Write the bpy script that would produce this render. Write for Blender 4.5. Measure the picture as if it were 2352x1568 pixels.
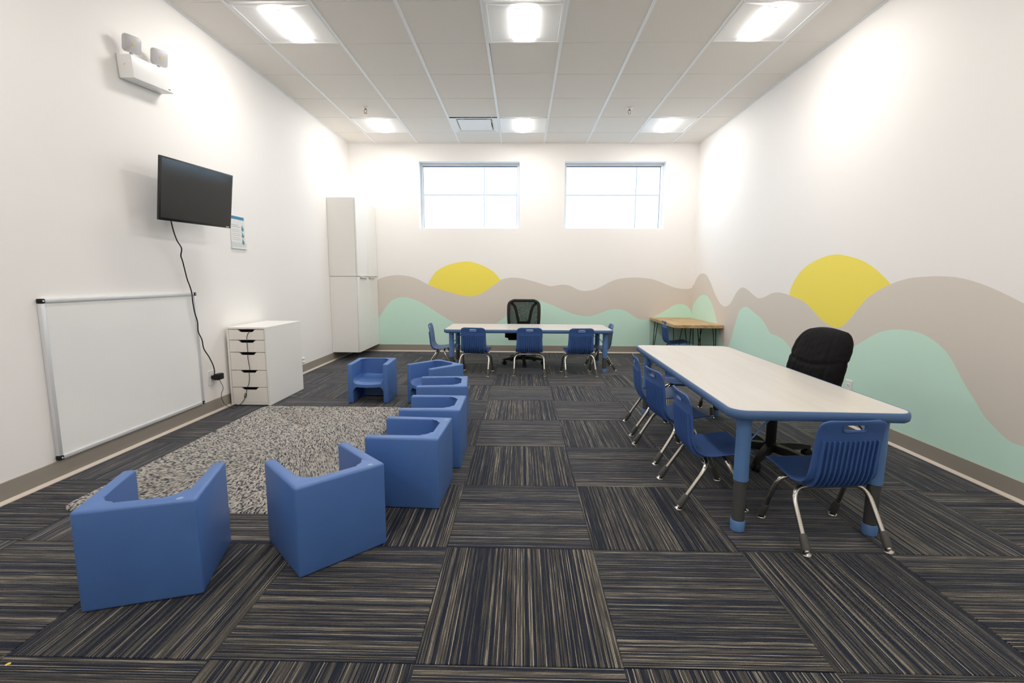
import bpy, bmesh, math, random
from mathutils import Vector, Matrix
random.seed(7)
S = bpy.context.scene
COL = S.collection
for o in list(bpy.data.objects):
    bpy.data.objects.remove(o, do_unlink=True)

# ------------------------------------------------------------------ camera
F_PX, PITCH, YAW, ROLL, HC = 1091.353, 0.1313, -0.01907, 0.00548, 1.111
def cam_axes():
    cp, sp, cy, sy = math.cos(PITCH), math.sin(PITCH), math.cos(YAW), math.sin(YAW)
    f = Vector((sy*cp, cy*cp, -sp)); r = Vector((cy, -sy, 0)); u = r.cross(f)
    cr, sr = math.cos(ROLL), math.sin(ROLL)
    return r*cr + u*sr, u*cr - r*sr, f
RIGHT, UP, FWD = cam_axes()
cd = bpy.data.cameras.new('camera'); cam = bpy.data.objects.new('camera', cd); COL.objects.link(cam)
cd.sensor_fit = 'HORIZONTAL'; cd.sensor_width = 36; cd.lens = F_PX/2352*36; cd.clip_start = .02; cd.clip_end = 200
M3 = Matrix((RIGHT, UP, -FWD)).transposed()
cam.matrix_world = Matrix.Translation((0, 0, HC)) @ M3.to_4x4()
S.camera = cam
def un(px, py, axis, val):
    """direction of a photo pixel met with a plane of the room"""
    d = RIGHT*((px-1176)/F_PX) + UP*((784-py)/F_PX) + FWD
    o = Vector((0, 0, HC)); t = (val-o[axis])/d[axis]
    return o + d*t

# ------------------------------------------------------------------ world, exposure
W = bpy.data.worlds.new('world'); S.world = W; W.use_nodes = True
bg = W.node_tree.nodes['Background']; bg.inputs[0].default_value = (.60, .79, 1.0, 1); bg.inputs[1].default_value = 4.5
vs = S.view_settings
vs.view_transform = 'Standard'; vs.look = 'None'; vs.gamma = 1; vs.use_curve_mapping = False; vs.exposure = 0.0
LAMP = 54.5
LAMP_COL = (1.0, .955, .905)
S.cycles.use_denoising = True; S.cycles.use_adaptive_sampling = True; S.cycles.adaptive_threshold = .03
S.cycles.max_bounces = 9; S.cycles.diffuse_bounces = 6; S.cycles.glossy_bounces = 3; S.cycles.sample_clamp_indirect = 8

# room (metres)
XL, XR, YB, YF, CZ = -2.541, 2.5445, 7.1717, -2.05, 3.046
GS = .6096; GX0 = -2.127; GY0 = 4.233        # ceiling grid
CT = .6063; CX0 = -.3018; CY0 = 1.242        # carpet grid

# ------------------------------------------------------------------ materials
def mat(name, col, rough=.5, metal=0, var=0, vscale=8, bump=0, bscale=60, spec=.5, coat=0):
    m = bpy.data.materials.new(name); m.use_nodes = True; nt = m.node_tree
    b = nt.nodes['Principled BSDF']
    b.inputs['Base Color'].default_value = (*col, 1); b.inputs['Roughness'].default_value = rough
    b.inputs['Metallic'].default_value = metal; b.inputs['Specular IOR Level'].default_value = spec
    if coat: b.inputs['Coat Weight'].default_value = coat
    tc = nt.nodes.new('ShaderNodeTexCoord')
    if var:
        n = nt.nodes.new('ShaderNodeTexNoise'); n.inputs['Scale'].default_value = vscale; n.inputs['Detail'].default_value = 5
        nt.links.new(tc.outputs['Object'], n.inputs['Vector'])
        r = nt.nodes.new('ShaderNodeValToRGB')
        r.color_ramp.elements[0].position = .3; r.color_ramp.elements[1].position = .7
        r.color_ramp.elements[0].color = (*[c*(1-var) for c in col], 1); r.color_ramp.elements[1].color = (*[min(1, c*(1+var)) for c in col], 1)
        nt.links.new(n.outputs['Fac'], r.inputs['Fac']); nt.links.new(r.outputs['Color'], b.inputs['Base Color'])
    if bump:
        n2 = nt.nodes.new('ShaderNodeTexNoise'); n2.inputs['Scale'].default_value = bscale; n2.inputs['Detail'].default_value = 3
        nt.links.new(tc.outputs['Object'], n2.inputs['Vector'])
        bp = nt.nodes.new('ShaderNodeBump'); bp.inputs['Strength'].default_value = bump; bp.inputs['Distance'].default_value = .004
        nt.links.new(n2.outputs['Fac'], bp.inputs['Height']); nt.links.new(bp.outputs['Normal'], b.inputs['Normal'])
    return m
def emit(name, col, s):
    m = bpy.data.materials.new(name); m.use_nodes = True; nt = m.node_tree; nt.nodes.clear()
    e = nt.nodes.new('ShaderNodeEmission'); e.inputs[0].default_value = (*col, 1); e.inputs[1].default_value = s
    o = nt.nodes.new('ShaderNodeOutputMaterial'); nt.links.new(e.outputs[0], o.inputs[0]); return m
def glassmat(name):
    m = bpy.data.materials.new(name); m.use_nodes = True; nt = m.node_tree; nt.nodes.clear()
    t = nt.nodes.new('ShaderNodeBsdfTransparent'); t.inputs[0].default_value = (.95, .97, .97, 1)
    g = nt.nodes.new('ShaderNodeBsdfGlossy'); g.inputs['Roughness'].default_value = .02
    mx = nt.nodes.new('ShaderNodeMixShader'); 
    mx.inputs[0].default_value = .05
    o = nt.nodes.new('ShaderNodeOutputMaterial')
    nt.links.new(t.outputs[0], mx.inputs[1]); nt.links.new(g.outputs[0], mx.inputs[2]); nt.links.new(mx.outputs[0], o.inputs[0]); return m
def ramp(nt, stops, fac):
    r = nt.nodes.new('ShaderNodeValToRGB'); cr = r.color_ramp
    while len(cr.elements) < len(stops): cr.elements.new(.5)
    for e, (p, c) in zip(cr.elements, stops): e.position = p; e.color = (*c, 1)
    nt.links.new(fac, r.inputs['Fac']); return r.outputs['Color']
def mth(nt, op, a, b=None, c=None):
    n = nt.nodes.new('ShaderNodeMath'); n.operation = op
    for i, v in enumerate((a, b, c)):
        if v is None: continue
        if isinstance(v, (int, float)): n.inputs[i].default_value = v
        else: nt.links.new(v, n.inputs[i])
    return n.outputs[0]
def comb(nt, a, b, c):
    n = nt.nodes.new('ShaderNodeCombineXYZ')
    for i, v in enumerate((a, b, c)):
        if isinstance(v, (int, float)): n.inputs[i].default_value = v
        else: nt.links.new(v, n.inputs[i])
    return n.outputs[0]
def noise(nt, vec, scale, detail=2, rough=.5):
    n = nt.nodes.new('ShaderNodeTexNoise'); n.inputs['Scale'].default_value = scale; n.inputs['Detail'].default_value = detail; n.inputs['Roughness'].default_value = rough
    nt.links.new(vec, n.inputs['Vector']); return n.outputs['Fac']
def carpet(name, axis):
    """loop pile tile: rows of navy, grey-brown and sand yarn running one way"""
    m = bpy.data.materials.new(name); m.use_nodes = True; nt = m.node_tree; b = nt.nodes['Principled BSDF']
    g = nt.nodes.new('ShaderNodeNewGeometry'); sp = nt.nodes.new('ShaderNodeSeparateXYZ'); nt.links.new(g.outputs['Position'], sp.inputs[0])
    oi = nt.nodes.new('ShaderNodeObjectInfo'); rnd = oi.outputs['Random']
    ac, al = (sp.outputs[0], sp.outputs[1]) if axis == 'y' else (sp.outputs[1], sp.outputs[0])
    wob = mth(nt, 'MULTIPLY', noise(nt, comb(nt, mth(nt, 'MULTIPLY', ac, 40), mth(nt, 'MULTIPLY', al, 60), 0), 1, 1), .0016)
    ac2 = mth(nt, 'ADD', ac, wob)
    rows = mth(nt, 'MULTIPLY', ac2, 235)
    idx = mth(nt, 'FLOOR', rows)
    off = mth(nt, 'MULTIPLY', rnd, 50)
    wn = nt.nodes.new('ShaderNodeTexWhiteNoise'); wn.noise_dimensions = '2D'
    nt.links.new(comb(nt, idx, off, 0), wn.inputs['Vector'])
    n1 = noise(nt, comb(nt, mth(nt, 'MULTIPLY', idx, 7.31), mth(nt, 'MULTIPLY', al, 4.6), off), 1, 2, .6)      # yarn changes along its row
    n2 = noise(nt, comb(nt, mth(nt, 'MULTIPLY', ac, 30), mth(nt, 'MULTIPLY', al, 1.0), off), 1, 2)             # bands of several rows
    n3 = noise(nt, g.outputs['Position'], 330, 2)                                                              # loops
    v = mth(nt, 'ADD', mth(nt, 'MULTIPLY', wn.outputs['Value'], .62), mth(nt, 'MULTIPLY', mth(nt, 'SUBTRACT', n1, .5), 1.1))
    v = mth(nt, 'ADD', v, mth(nt, 'MULTIPLY', mth(nt, 'SUBTRACT', n2, .5), .20))
    v = mth(nt, 'ADD', v, mth(nt, 'MULTIPLY', mth(nt, 'SUBTRACT', n3, .5), .35))
    yarn = ramp(nt, [(.08, (.009, .014, .030)), (.22, (.028, .030, .037)), (.36, (.078, .071, .058)), (.54, (.150, .133, .104)), (.70, (.38, .335, .265))], v)
    fr = mth(nt, 'SUBTRACT', rows, idx)
    mask = mth(nt, 'POWER', mth(nt, 'SINE', mth(nt, 'MULTIPLY', fr, math.pi)), 1.3)
    mixn = nt.nodes.new('ShaderNodeMix'); mixn.data_type = 'RGBA'
    nt.links.new(mask, mixn.inputs[0]); mixn.inputs[6].default_value = (.0075, .0095, .0165, 1); nt.links.new(yarn, mixn.inputs[7])
    nt.links.new(mixn.outputs[2], b.inputs['Base Color']); b.inputs['Roughness'].default_value = .72; b.inputs['Specular IOR Level'].default_value = .16
    b.inputs['Sheen Weight'].default_value = .25; b.inputs['Sheen Roughness'].default_value = .28; b.inputs['Sheen Tint'].default_value = (.75, .82, 1, 1)
    hgt = mth(nt, 'ADD', mth(nt, 'ABSOLUTE', mth(nt, 'SINE', mth(nt, 'MULTIPLY', rows, math.pi))), n3)
    bp = nt.nodes.new('ShaderNodeBump'); bp.inputs['Strength'].default_value = .5; bp.inputs['Distance'].default_value = .002
    nt.links.new(hgt, bp.inputs['Height']); nt.links.new(bp.outputs['Normal'], b.inputs['Normal']); return m
def braid():
    m = bpy.data.materials.new('braided_yarn'); m.use_nodes = True; nt = m.node_tree; b = nt.nodes['Principled BSDF']
    uv = nt.nodes.new('ShaderNodeUVMap'); sp = nt.nodes.new('ShaderNodeSeparateXYZ'); nt.links.new(uv.outputs[0], sp.inputs[0])
    u, v = sp.outputs[0], sp.outputs[1]              # metres along the braid, ring number
    ring = mth(nt, 'FLOOR', v); fr = mth(nt, 'SUBTRACT', v, ring)
    tri = mth(nt, 'ABSOLUTE', mth(nt, 'SUBTRACT', fr, .5))
    ph = mth(nt, 'ADD', mth(nt, 'MULTIPLY', u, 140), mth(nt, 'MULTIPLY', tri, 2.2))      # chevron strands
    cell = mth(nt, 'FLOOR', ph)
    side = mth(nt, 'GREATER_THAN', fr, .5)
    wn = nt.nodes.new('ShaderNodeTexWhiteNoise'); wn.noise_dimensions = '3D'
    nt.links.new(comb(nt, cell, mth(nt, 'ADD', mth(nt, 'MULTIPLY', ring, 2), side), 1.5), wn.inputs['Vector'])
    fib = noise(nt, comb(nt, mth(nt, 'MULTIPLY', u, 300), mth(nt, 'MULTIPLY', v, 7), 0), 1, 2)
    val = mth(nt, 'ADD', mth(nt, 'MULTIPLY', wn.outputs['Value'], .75), mth(nt, 'MULTIPLY', fib, .4))
    col = ramp(nt, [(.16, (.030, .036, .062)), (.32, (.10, .105, .125)), (.44, (.30, .285, .265)), (.66, (.53, .50, .455)), (.95, (.66, .63, .58))], val)
    nt.links.new(col, b.inputs['Base Color']); b.inputs['Roughness'].default_value = .95; b.inputs['Specular IOR Level'].default_value = .1
    frac = mth(nt, 'SUBTRACT', ph, cell)
    hg = mth(nt, 'SINE', mth(nt, 'MULTIPLY', frac, math.pi))
    bp = nt.nodes.new('ShaderNodeBump'); bp.inputs['Strength'].default_value = .8; bp.inputs['Distance'].default_value = .004
    nt.links.new(hg, bp.inputs['Height']); nt.links.new(bp.outputs['Normal'], b.inputs['Normal']); return m
def grain(name, c1, c2, rough, sx, sy, contrast=(.35, .65)):
    m = bpy.data.materials.new(name); m.use_nodes = True; nt = m.node_tree; b = nt.nodes['Principled BSDF']
    tc = nt.nodes.new('ShaderNodeTexCoord'); mp = nt.nodes.new('ShaderNodeMapping'); mp.inputs['Scale'].default_value = (sx, sy, 20)
    nt.links.new(tc.outputs['Object'], mp.inputs[0])
    n = noise(nt, mp.outputs[0], 1, 5, .6)
    col = ramp(nt, [(contrast[0], c1), (contrast[1], c2)], n)
    nt.links.new(col, b.inputs['Base Color']); b.inputs['Roughness'].default_value = rough; return m

WALL = mat('wall_paint', (.905, .885, .865), .62, bump=.05, bscale=300)
GREY = mat('mural_grey', (.715, .66, .595), .6, bump=.05, bscale=300)
GREEN = mat('mural_mint', (.625, .88, .755), .6, bump=.05, bscale=300)
YELLOW = mat('mural_yellow', (.95, .80, .11), .6, bump=.05, bscale=300)
BASE = mat('cove_base', (.33, .295, .25), .45)
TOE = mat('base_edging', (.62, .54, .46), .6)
TILE = mat('ceiling_tile', (.86, .825, .775), .9, var=.015, vscale=300, bump=.25, bscale=350)
GRID = mat('grid_white', (.91, .925, .95), .4)
WMETAL = mat('white_enamel', (.88, .88, .87), .35)
LENS = emit('lit_lens', LAMP_COL, LAMP)
FRAME = mat('window_frame', (.78, .80, .83), .4)
GLASS = glassmat('window_glass')
DARK = mat('dark_void', (.012, .012, .012), .8)
CARP = {'y': carpet('carpet_lengthwise', 'y'), 'x': carpet('carpet_crosswise', 'x')}
SUB = mat('subfloor', (.012, .013, .018), .95)
CUBE = mat('cube_blue', (.066, .155, .40), .40, var=.05, vscale=5, bump=.12, bscale=260)
PLUG = mat('cube_plug', (.22, .33, .52), .5)
CHAIR = mat('chair_blue', (.047, .113, .32), .40, bump=.1, bscale=400)
BAND = mat('table_band_blue', (.066, .138, .295), .42)
LEGB = mat('table_leg_blue', (.095, .20, .42), .38)
LEGG = mat('leg_grey', (.10, .10, .098), .38, metal=.4)
CHROME = mat('chrome', (.60, .57, .52), .17, metal=1)
BOOT = mat('grey_boot', (.062, .060, .056), .55)
LAMI = grain('maple_laminate', (.59, .56, .515), (.635, .61, .57), .32, 14, 1.2)
BUTCH = grain('butcher_block', (.42, .24, .10), (.62, .41, .20), .4, 14, 2.5)
BLACKW = mat('black_metal', (.012, .012, .013), .4, metal=.6)
BLACKP = mat('black_plastic', (.008, .008, .009), .5, spec=.3)
BLACKF = mat('black_fabric', (.0055, .0055, .006), .9, var=.3, vscale=30, bump=.5, bscale=30, spec=.2)
MESHF = None
CABW = mat('cabinet_white', (.865, .855, .825), .35)
DRAWW = mat('drawer_white', (.88, .845, .785), .42)
ALU = mat('aluminium', (.72, .735, .76), .42, metal=.35)
BOARD = mat('whiteboard_face', (.88, .885, .88), .16, coat=.3)
SCREEN = mat('tv_screen', (.008, .008, .008), .12)
BEZEL = mat('tv_bezel', (.010, .011, .014), .25)
WPLAST = mat('white_plastic', (.82, .82, .80), .4)
LGREY = mat('lamp_grey', (.52, .51, .52), .35)
LED = mat('led_yellow', (.80, .55, .08), .4)
PAPER = mat('paper', (.80, .80, .79), .7)
INKB = mat('ink_blue', (.03, .22, .42), .6)
INKT = mat('ink_teal', (.10, .27, .36), .6)
INKG = mat('ink_grey', (.50, .49, .50), .6)
CLEARP = glassmat('clear_acrylic')
FACADE = mat('facade_panel', (.80, .82, .84), .7)
BRASS = mat('sprinkler_brass', (.35, .27, .18), .35, metal=.8)
def mesh_fabric():
    m = bpy.data.materials.new('black_mesh'); m.use_nodes = True; nt = m.node_tree; b = nt.nodes['Principled BSDF']
    b.inputs['Base Color'].default_value = (.010, .011, .010, 1); b.inputs['Roughness'].default_value = .8; b.inputs['Specular IOR Level'].default_value = .2
    tr = nt.nodes.new('ShaderNodeBsdfTransparent'); mx = nt.nodes.new('ShaderNodeMixShader')
    tc = nt.nodes.new('ShaderNodeTexCoord'); vo = nt.nodes.new('ShaderNodeTexVoronoi'); vo.inputs['Scale'].default_value = 320
    nt.links.new(tc.outputs['Object'], vo.inputs['Vector'])
    f = mth(nt, 'GREATER_THAN', vo.outputs['Distance'], .33)
    nt.links.new(f, mx.inputs[0]); nt.links.new(tr.outputs[0], mx.inputs[1]); nt.links.new(b.outputs[0], mx.inputs[2])
    nt.links.new(mx.outputs[0], nt.nodes['Material Output'].inputs[0]); return m
MESHF = mesh_fabric()

# ------------------------------------------------------------------ mesh helpers
def obj(name, bm, m, parent=None, smooth=None):
    if isinstance(bm, bpy.types.Mesh): me = bm
    else:
        me = bpy.data.meshes.new(name)
        bmesh.ops.recalc_face_normals(bm, faces=bm.faces)
        bm.to_mesh(me); bm.free()
        me.materials.append(m)
        if smooth is not None:
            me.shade_smooth()
            me.set_sharp_from_angle(angle=math.radians(smooth))
    o = bpy.data.objects.new(name, me); COL.objects.link(o)
    if parent: o.parent = parent
    return o
def tag(o, label, cat, group=None):
    o['label'] = label; o['category'] = cat
    if group: o['group'] = group
    return o
def thing(name, label, cat, loc=(0, 0, 0), rz=0, group=None):
    o = bpy.data.objects.new(name, None); COL.objects.link(o); o.location = loc; o.rotation_euler = (0, 0, rz); o.empty_display_size = .1
    return tag(o, label, cat, group)
def struct(o): o['kind'] = 'structure'; return o
def kids(o): return [c for c in bpy.data.objects if c.parent == o]
def copy_tree(o, parent=None):
    c = o.copy(); COL.objects.link(c); c.parent = parent
    for ch in kids(o): copy_tree(ch, c)
    return c
def B(): return bmesh.new()
def box(bm, x0, x1, y0, y1, z0, z1, bev=0, seg=2):
    r = bmesh.ops.create_cube(bm, size=1)
    for v in r['verts']:
        v.co = Vector(((x0+x1)/2 + v.co.x*(x1-x0), (y0+y1)/2 + v.co.y*(y1-y0), (z0+z1)/2 + v.co.z*(z1-z0)))
    if bev:
        es = list({e for v in r['verts'] for e in v.link_edges})
        bmesh.ops.bevel(bm, geom=es, offset=bev, segments=seg, profile=.5, affect='EDGES')
    return bm
def boxo(name, m, parent, x0, x1, y0, y1, z0, z1, bev=0, seg=2):
    return obj(name, box(B(), x0, x1, y0, y1, z0, z1, bev, seg), m, parent, 40 if bev else None)
def crom(pts, n=6, closed=False):
    P = [Vector(p) for p in pts]; out = []
    m = len(P)
    for i in range(m if closed else m-1):
        if closed: a, b, c, d = P[(i-1) % m], P[i], P[(i+1) % m], P[(i+2) % m]
        else: a, b, c, d = P[max(i-1, 0)], P[i], P[i+1], P[min(i+2, m-1)]
        for k in range(n):
            t = k/n; out.append(.5*((2*b) + (c-a)*t + (2*a-5*b+4*c-d)*t*t + (3*b-a-3*c+d)*t**3))
    if not closed: out.append(P[-1])
    return out
def tube(bm, pts, r, seg=10, cap=True):
    P = [Vector(p) for p in pts]; rs = r if isinstance(r, (list, tuple)) else [r]*len(P)
    t0 = (P[1]-P[0]).normalized(); ref = Vector((0, 0, 1)) if abs(t0.z) < .9 else Vector((1, 0, 0))
    nrm = t0.cross(ref).normalized(); rings = []
    for i, p in enumerate(P):
        t = (P[min(i+1, len(P)-1)]-P[max(i-1, 0)]).normalized()
        nrm = (nrm - t*nrm.dot(t)).normalized(); bi = t.cross(nrm)
        rings.append([bm.verts.new(p + (nrm*math.cos(a) + bi*math.sin(a))*rs[i]) for a in (2*math.pi*k/seg for k in range(seg))])
    for a, b in zip(rings, rings[1:]):
        for k in range(seg): bm.faces.new((a[k], a[(k+1) % seg], b[(k+1) % seg], b[k]))
    if cap: bm.faces.new(rings[0][::-1]); bm.faces.new(rings[-1])
    return bm
def lathe(bm, prof, seg=20, c=(0, 0, 0), ax='z'):
    c = Vector(c); rings = []
    for r, h in prof:
        ring = []
        for k in range(seg):
            a = 2*math.pi*k/seg; v = Vector((r*math.cos(a), r*math.sin(a), h))
            if ax == 'x': v = Vector((v.z, v.x, v.y))
            if ax == 'y': v = Vector((v.x, v.z, v.y))
            ring.append(bm.verts.new(c+v))
        rings.append(ring)
    for a, b in zip(rings, rings[1:]):
        for k in range(seg): bm.faces.new((a[k], a[(k+1) % seg], b[(k+1) % seg], b[k]))
    bm.faces.new(rings[0][::-1]); bm.faces.new(rings[-1]); return bm
def prism(bm, poly, h0, h1, plane='xy', bev=0, seg=2):
    """polygon (a,b) extruded between h0 and h1 along the remaining axis"""
    def P(a, b, h): return {'xy': (a, b, h), 'xz': (a, h, b), 'yz': (h, a, b)}[plane]
    lo = [bm.verts.new(P(a, b, h0)) for a, b in poly]; hi = [bm.verts.new(P(a, b, h1)) for a, b in poly]
    n = len(poly); fs = [bm.faces.new(lo[::-1]), bm.faces.new(hi)]
    for k in range(n): bm.faces.new((lo[k], lo[(k+1) % n], hi[(k+1) % n], hi[k]))
    if bev:
        es = [e for f in fs for e in f.edges]
        bmesh.ops.bevel(bm, geom=es, offset=bev, segments=seg, profile=.5, affect='EDGES')
    return bm
def rrect(hx, hy, r, n=6, cx=0, cy=0):
    out = []
    for sx, sy, a0 in ((1, 1, 0), (-1, 1, 90), (-1, -1, 180), (1, -1, 270)):
        for k in range(n+1):
            a = math.radians(a0+90*k/n); out.append((cx+sx*(hx-r)+r*math.cos(a), cy+sy*(hy-r)+r*math.sin(a)))
    return out
def gridmesh(bm, fn, nu, nv, skip=None):
    V = [[bm.verts.new(fn(i/nu, j/nv)) for i in range(nu+1)] for j in range(nv+1)]
    for j in range(nv):
        for i in range(nu):
            if skip and skip(i, j): continue
            bm.faces.new((V[j][i], V[j][i+1], V[j+1][i+1], V[j+1][i]))
    return V

# ================================================================== THE ROOM
floor = struct(boxo('floor', SUB, None, XL-.15, XR+.15, YF-.15, YB+.15, -.12, -.006))
i0 = math.floor((XL-CX0)/CT); j0 = math.floor((YF-CY0)/CT)
cache = {}
for i in range(i0, 6):
    for j in range(j0, 12):
        x0, x1 = max(CX0+i*CT, XL), min(CX0+(i+1)*CT, XR); y0, y1 = max(CY0+j*CT, YF), min(CY0+(j+1)*CT, YB)
        if x1-x0 < .02 or y1-y0 < .02: continue
        ax = 'y' if (i+j) % 2 == 0 else 'x'
        key = (round(x1-x0, 3), round(y1-y0, 3), ax)
        w, d = (x1-x0)/2-.0009, (y1-y0)/2-.0009
        if key not in cache:
            o = boxo('carpet_tile', CARP[ax], floor, -w, w, -d, d, -.006, 0, .0012, 1); cache[key] = o.data
        else: o = obj('carpet_tile', cache[key], None, floor)
        o.location = ((x0+x1)/2, (y0+y1)/2, random.uniform(-.0004, .0004))

# windows in the far wall
WIN = [(-1.512, -.04, 1.842, 2.794), (.618, 2.075, 1.848, 2.796)]
def wall_with_holes():
    bm = B(); xs = sorted([XL-.15, XR+.15] + [v for w in WIN for v in w[:2]])
    for a, b in zip(xs, xs[1:]):
        w = [q for q in WIN if abs(q[0]-a) < 1e-6]
        if w: box(bm, a, b, YB, YB+.20, -.1, w[0][2]); box(bm, a, b, YB, YB+.20, w[0][3], CZ+.3)
        else: box(bm, a, b, YB, YB+.20, -.1, CZ+.3)
    return bm
wall_back = struct(obj('wall_back', wall_with_holes(), WALL))
wall_left = struct(boxo('wall_left', WALL, None, XL-.15, XL, YF, YB, -.1, CZ+.3))
wall_right = struct(boxo('wall_right', WALL, None, XR, XR+.15, YF, YB, -.1, CZ+.3))
wall_front = struct(boxo('wall_front', WALL, None, XL-.15, XR+.15, YF-.15, YF, -.1, CZ+.3))
for k, (x0, x1, z0, z1) in enumerate(WIN):
    win = bpy.data.objects.new('window_%d' % (k+1), None); COL.objects.link(win); struct(win)
    win.location = ((x0+x1)/2, YB+.12, z0)
    hw, h = (x1-x0)/2, z1-z0; t = .034
    for nm, a in (('sill', (-hw, hw, 0, .07, 0, t*.6)), ('head', (-hw, hw, 0, .07, h-t, h)), ('jamb', (-hw, -hw+t, 0, .07, t*.6, h-t)), ('jamb', (hw-t, hw, 0, .07, t*.6, h-t))):
        fr = boxo('window_'+nm, FRAME, win, *a, .004)
    boxo('glazing_bead', BLACKP, win, -hw+t, hw-t, .028, .036, h-t-.010, h-t)
    for s in (-1, 1): boxo('glazing_bead', BLACKP, win, s*(hw-t)-.004, s*(hw-t)+.004, .028, .036, t*.6, h-t)
    boxo('pane', GLASS, win, -hw+t, hw-t, .030, .034, t*.6, h-t)

# painted mural: flat paint on the two walls
def plane_pts(px, axis, val): return [un(a, b, axis, val) for a, b in px]
gb = [(866, 643), (872.9, 639.4), (889.8, 634.2), (914, 631.8), (938.7, 634.2), (960, 641), (983, 653.2), (1012, 664.8), (1042.8, 673.4), (1067.3, 679.5), (1088.7, 679.5), (1110, 671.6), (1128.5, 658.7), (1149.9, 643.2), (1165.7, 638.5), (1181, 637.5), (1199.4, 639.4), (1223.9, 645.5), (1248.4, 652.9), (1265.2, 657), (1282, 654.7), (1297.3, 653.8), (1312.7, 657.4), (1324.9, 663.9), (1337.1, 667.5), (1352.4, 667.5), (1367.8, 663.9), (1386.1, 655.3), (1401.4, 647), (1419.8, 640.6), (1444.3, 637.6), (1468.8, 637.6), (1493.3, 640), (1511.6, 645.2), (1530, 652.9), (1548.4, 659.9), (1566.7, 663), (1582, 663), (1593.5, 659), (1612, 650)]
nb = [(868, 733), (876, 721.5), (886.7, 704.6), (898.9, 690.9), (914.2, 683.8), (929.5, 682.3), (944.8, 685.3), (963.2, 692.4), (984.6, 704.6), (1006, 718.4), (1024.4, 729.7), (1044.3, 742), (1068, 753), (1092, 757), (1116, 753), (1139.5, 743), (1163.8, 724), (1187, 703), (1209.7, 690.8), (1227.5, 689), (1245.4, 691.6), (1273.5, 702.3), (1299, 713.8), (1321.9, 722.2), (1344.9, 725.8), (1362.7, 724), (1383.2, 716.8), (1401, 710.7), (1416.3, 709.4), (1431.6, 712), (1444.4, 718.4), (1457, 727.3), (1467.3, 732.1), (1477.5, 733.7), (1490.3, 732.1), (1508, 724), (1528.6, 712.5), (1546.4, 701.8), (1559, 698), (1572, 699.7), (1582, 706), (1589.5, 716), (1610, 720)]
sb = [(983, 653.2), (993.8, 634.2), (1006, 620.5), (1027.5, 609), (1046, 603.8), (1067.3, 600.6), (1082.6, 601.2), (1107, 609.1), (1128.5, 620.5), (1140.7, 631.2), (1149.9, 643)]
gr = [(1594, 653), (1600, 640), (1606.4, 631), (1614.4, 627.8), (1624, 632.9), (1633.6, 652.7), (1641.6, 673.5), (1652.8, 694.3), (1660.7, 702.3), (1667, 703.9), (1675, 699.7), (1683, 687.9), (1692.7, 670.3), (1702.3, 661), (1710.3, 661), (1719.9, 667.1), (1734.3, 679.9), (1743.9, 684.7), (1756.7, 681.5), (1772.7, 673.5), (1788.6, 671.3), (1804.6, 674.5), (1812.6, 677.7), (1827, 683), (1849.4, 694.3), (1868.6, 713.5), (1887.8, 734.3), (1907, 747), (1921.3, 751.8), (1935.7, 748), (1951.7, 732.7), (1970.9, 708.7), (1990, 686.3), (2009.3, 671.9), (2028.4, 660.7), (2045, 652.7), (2066.8, 644.7), (2092.4, 638.3), (2124.4, 635.1), (2156.3, 634.2), (2188.3, 635.8), (2213.9, 639.9), (2245.9, 648.6), (2277.8, 660.7), (2316.2, 678.3), (2352, 696.8), (2420, 735), (2500, 780)]
nr = [(1589.5, 716), (1592.3, 701), (1600, 688.3), (1607.6, 680), (1615.3, 677), (1623, 678.8), (1630.6, 688.3), (1638.3, 704.8), (1643.4, 724), (1648, 743), (1652, 762), (1656, 779.5), (1662.6, 791), (1669, 796), (1674, 792.6), (1680.5, 774.8), (1686.5, 752), (1692.7, 731), (1699, 713.5), (1708.7, 705.5), (1718.3, 705.5), (1731, 716.7), (1747, 729.5), (1759.9, 747), (1769.5, 764.6), (1785.4, 771), (1798.2, 779), (1807.8, 788.6), (1815.8, 799.8), (1824.8, 816.7), (1840, 836), (1862, 848), (1895, 842), (1925, 822), (1955.3, 800.3), (1982, 784.2), (2009, 768), (2033, 759.3), (2059.8, 756.6), (2089.3, 758.7), (2116, 765.4), (2142.8, 780.2), (2167, 800.3), (2185.7, 824.4), (2204.4, 859.2), (2220.5, 888.6), (2239.2, 918), (2260.7, 954.3), (2282, 978.4), (2303.5, 999.8), (2325, 1015.9), (2352, 1025), (2400, 1036)]
sr = [(1812.6, 677.7), (1815.8, 665.5), (1823.8, 646.3), (1836.6, 627.1), (1852.6, 611.2), (1871.8, 599), (1894, 589.4), (1913.3, 584.9), (1929.3, 584.3), (1948.5, 588.1), (1970.9, 594.5), (1990, 603.2), (2009.3, 616), (2025.2, 630.3), (2038, 643.1), (2046, 652.5)]
def hill(name, px, axis, val, m, par, off, lab, tail=None):
    pts = plane_pts(px, axis, val)
    if tail: pts += [Vector(p) for p in tail]
    lim = (XL, XR-.0005) if axis == 1 else (YF, YB-.0005); a = 1-axis
    if axis == 0: pts = [Vector((val, YB+.02, pts[0].z-.02))] + pts
    pts = crom(pts, 5); bm = B(); prev = None
    for p in pts:
        q = p.copy(); q[axis] = val-off; q[a] = min(max(q[a], lim[0]), lim[1])
        lo = q.copy(); lo.z = .09
        cur = (bm.verts.new(lo), bm.verts.new(q))
        if prev: bm.faces.new((prev[0], cur[0], cur[1], prev[1]))
        prev = cur
    bmesh.ops.remove_doubles(bm, verts=bm.verts, dist=1e-5)
    o = obj(name, bm, m, par); o['label'] = lab; return o
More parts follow.
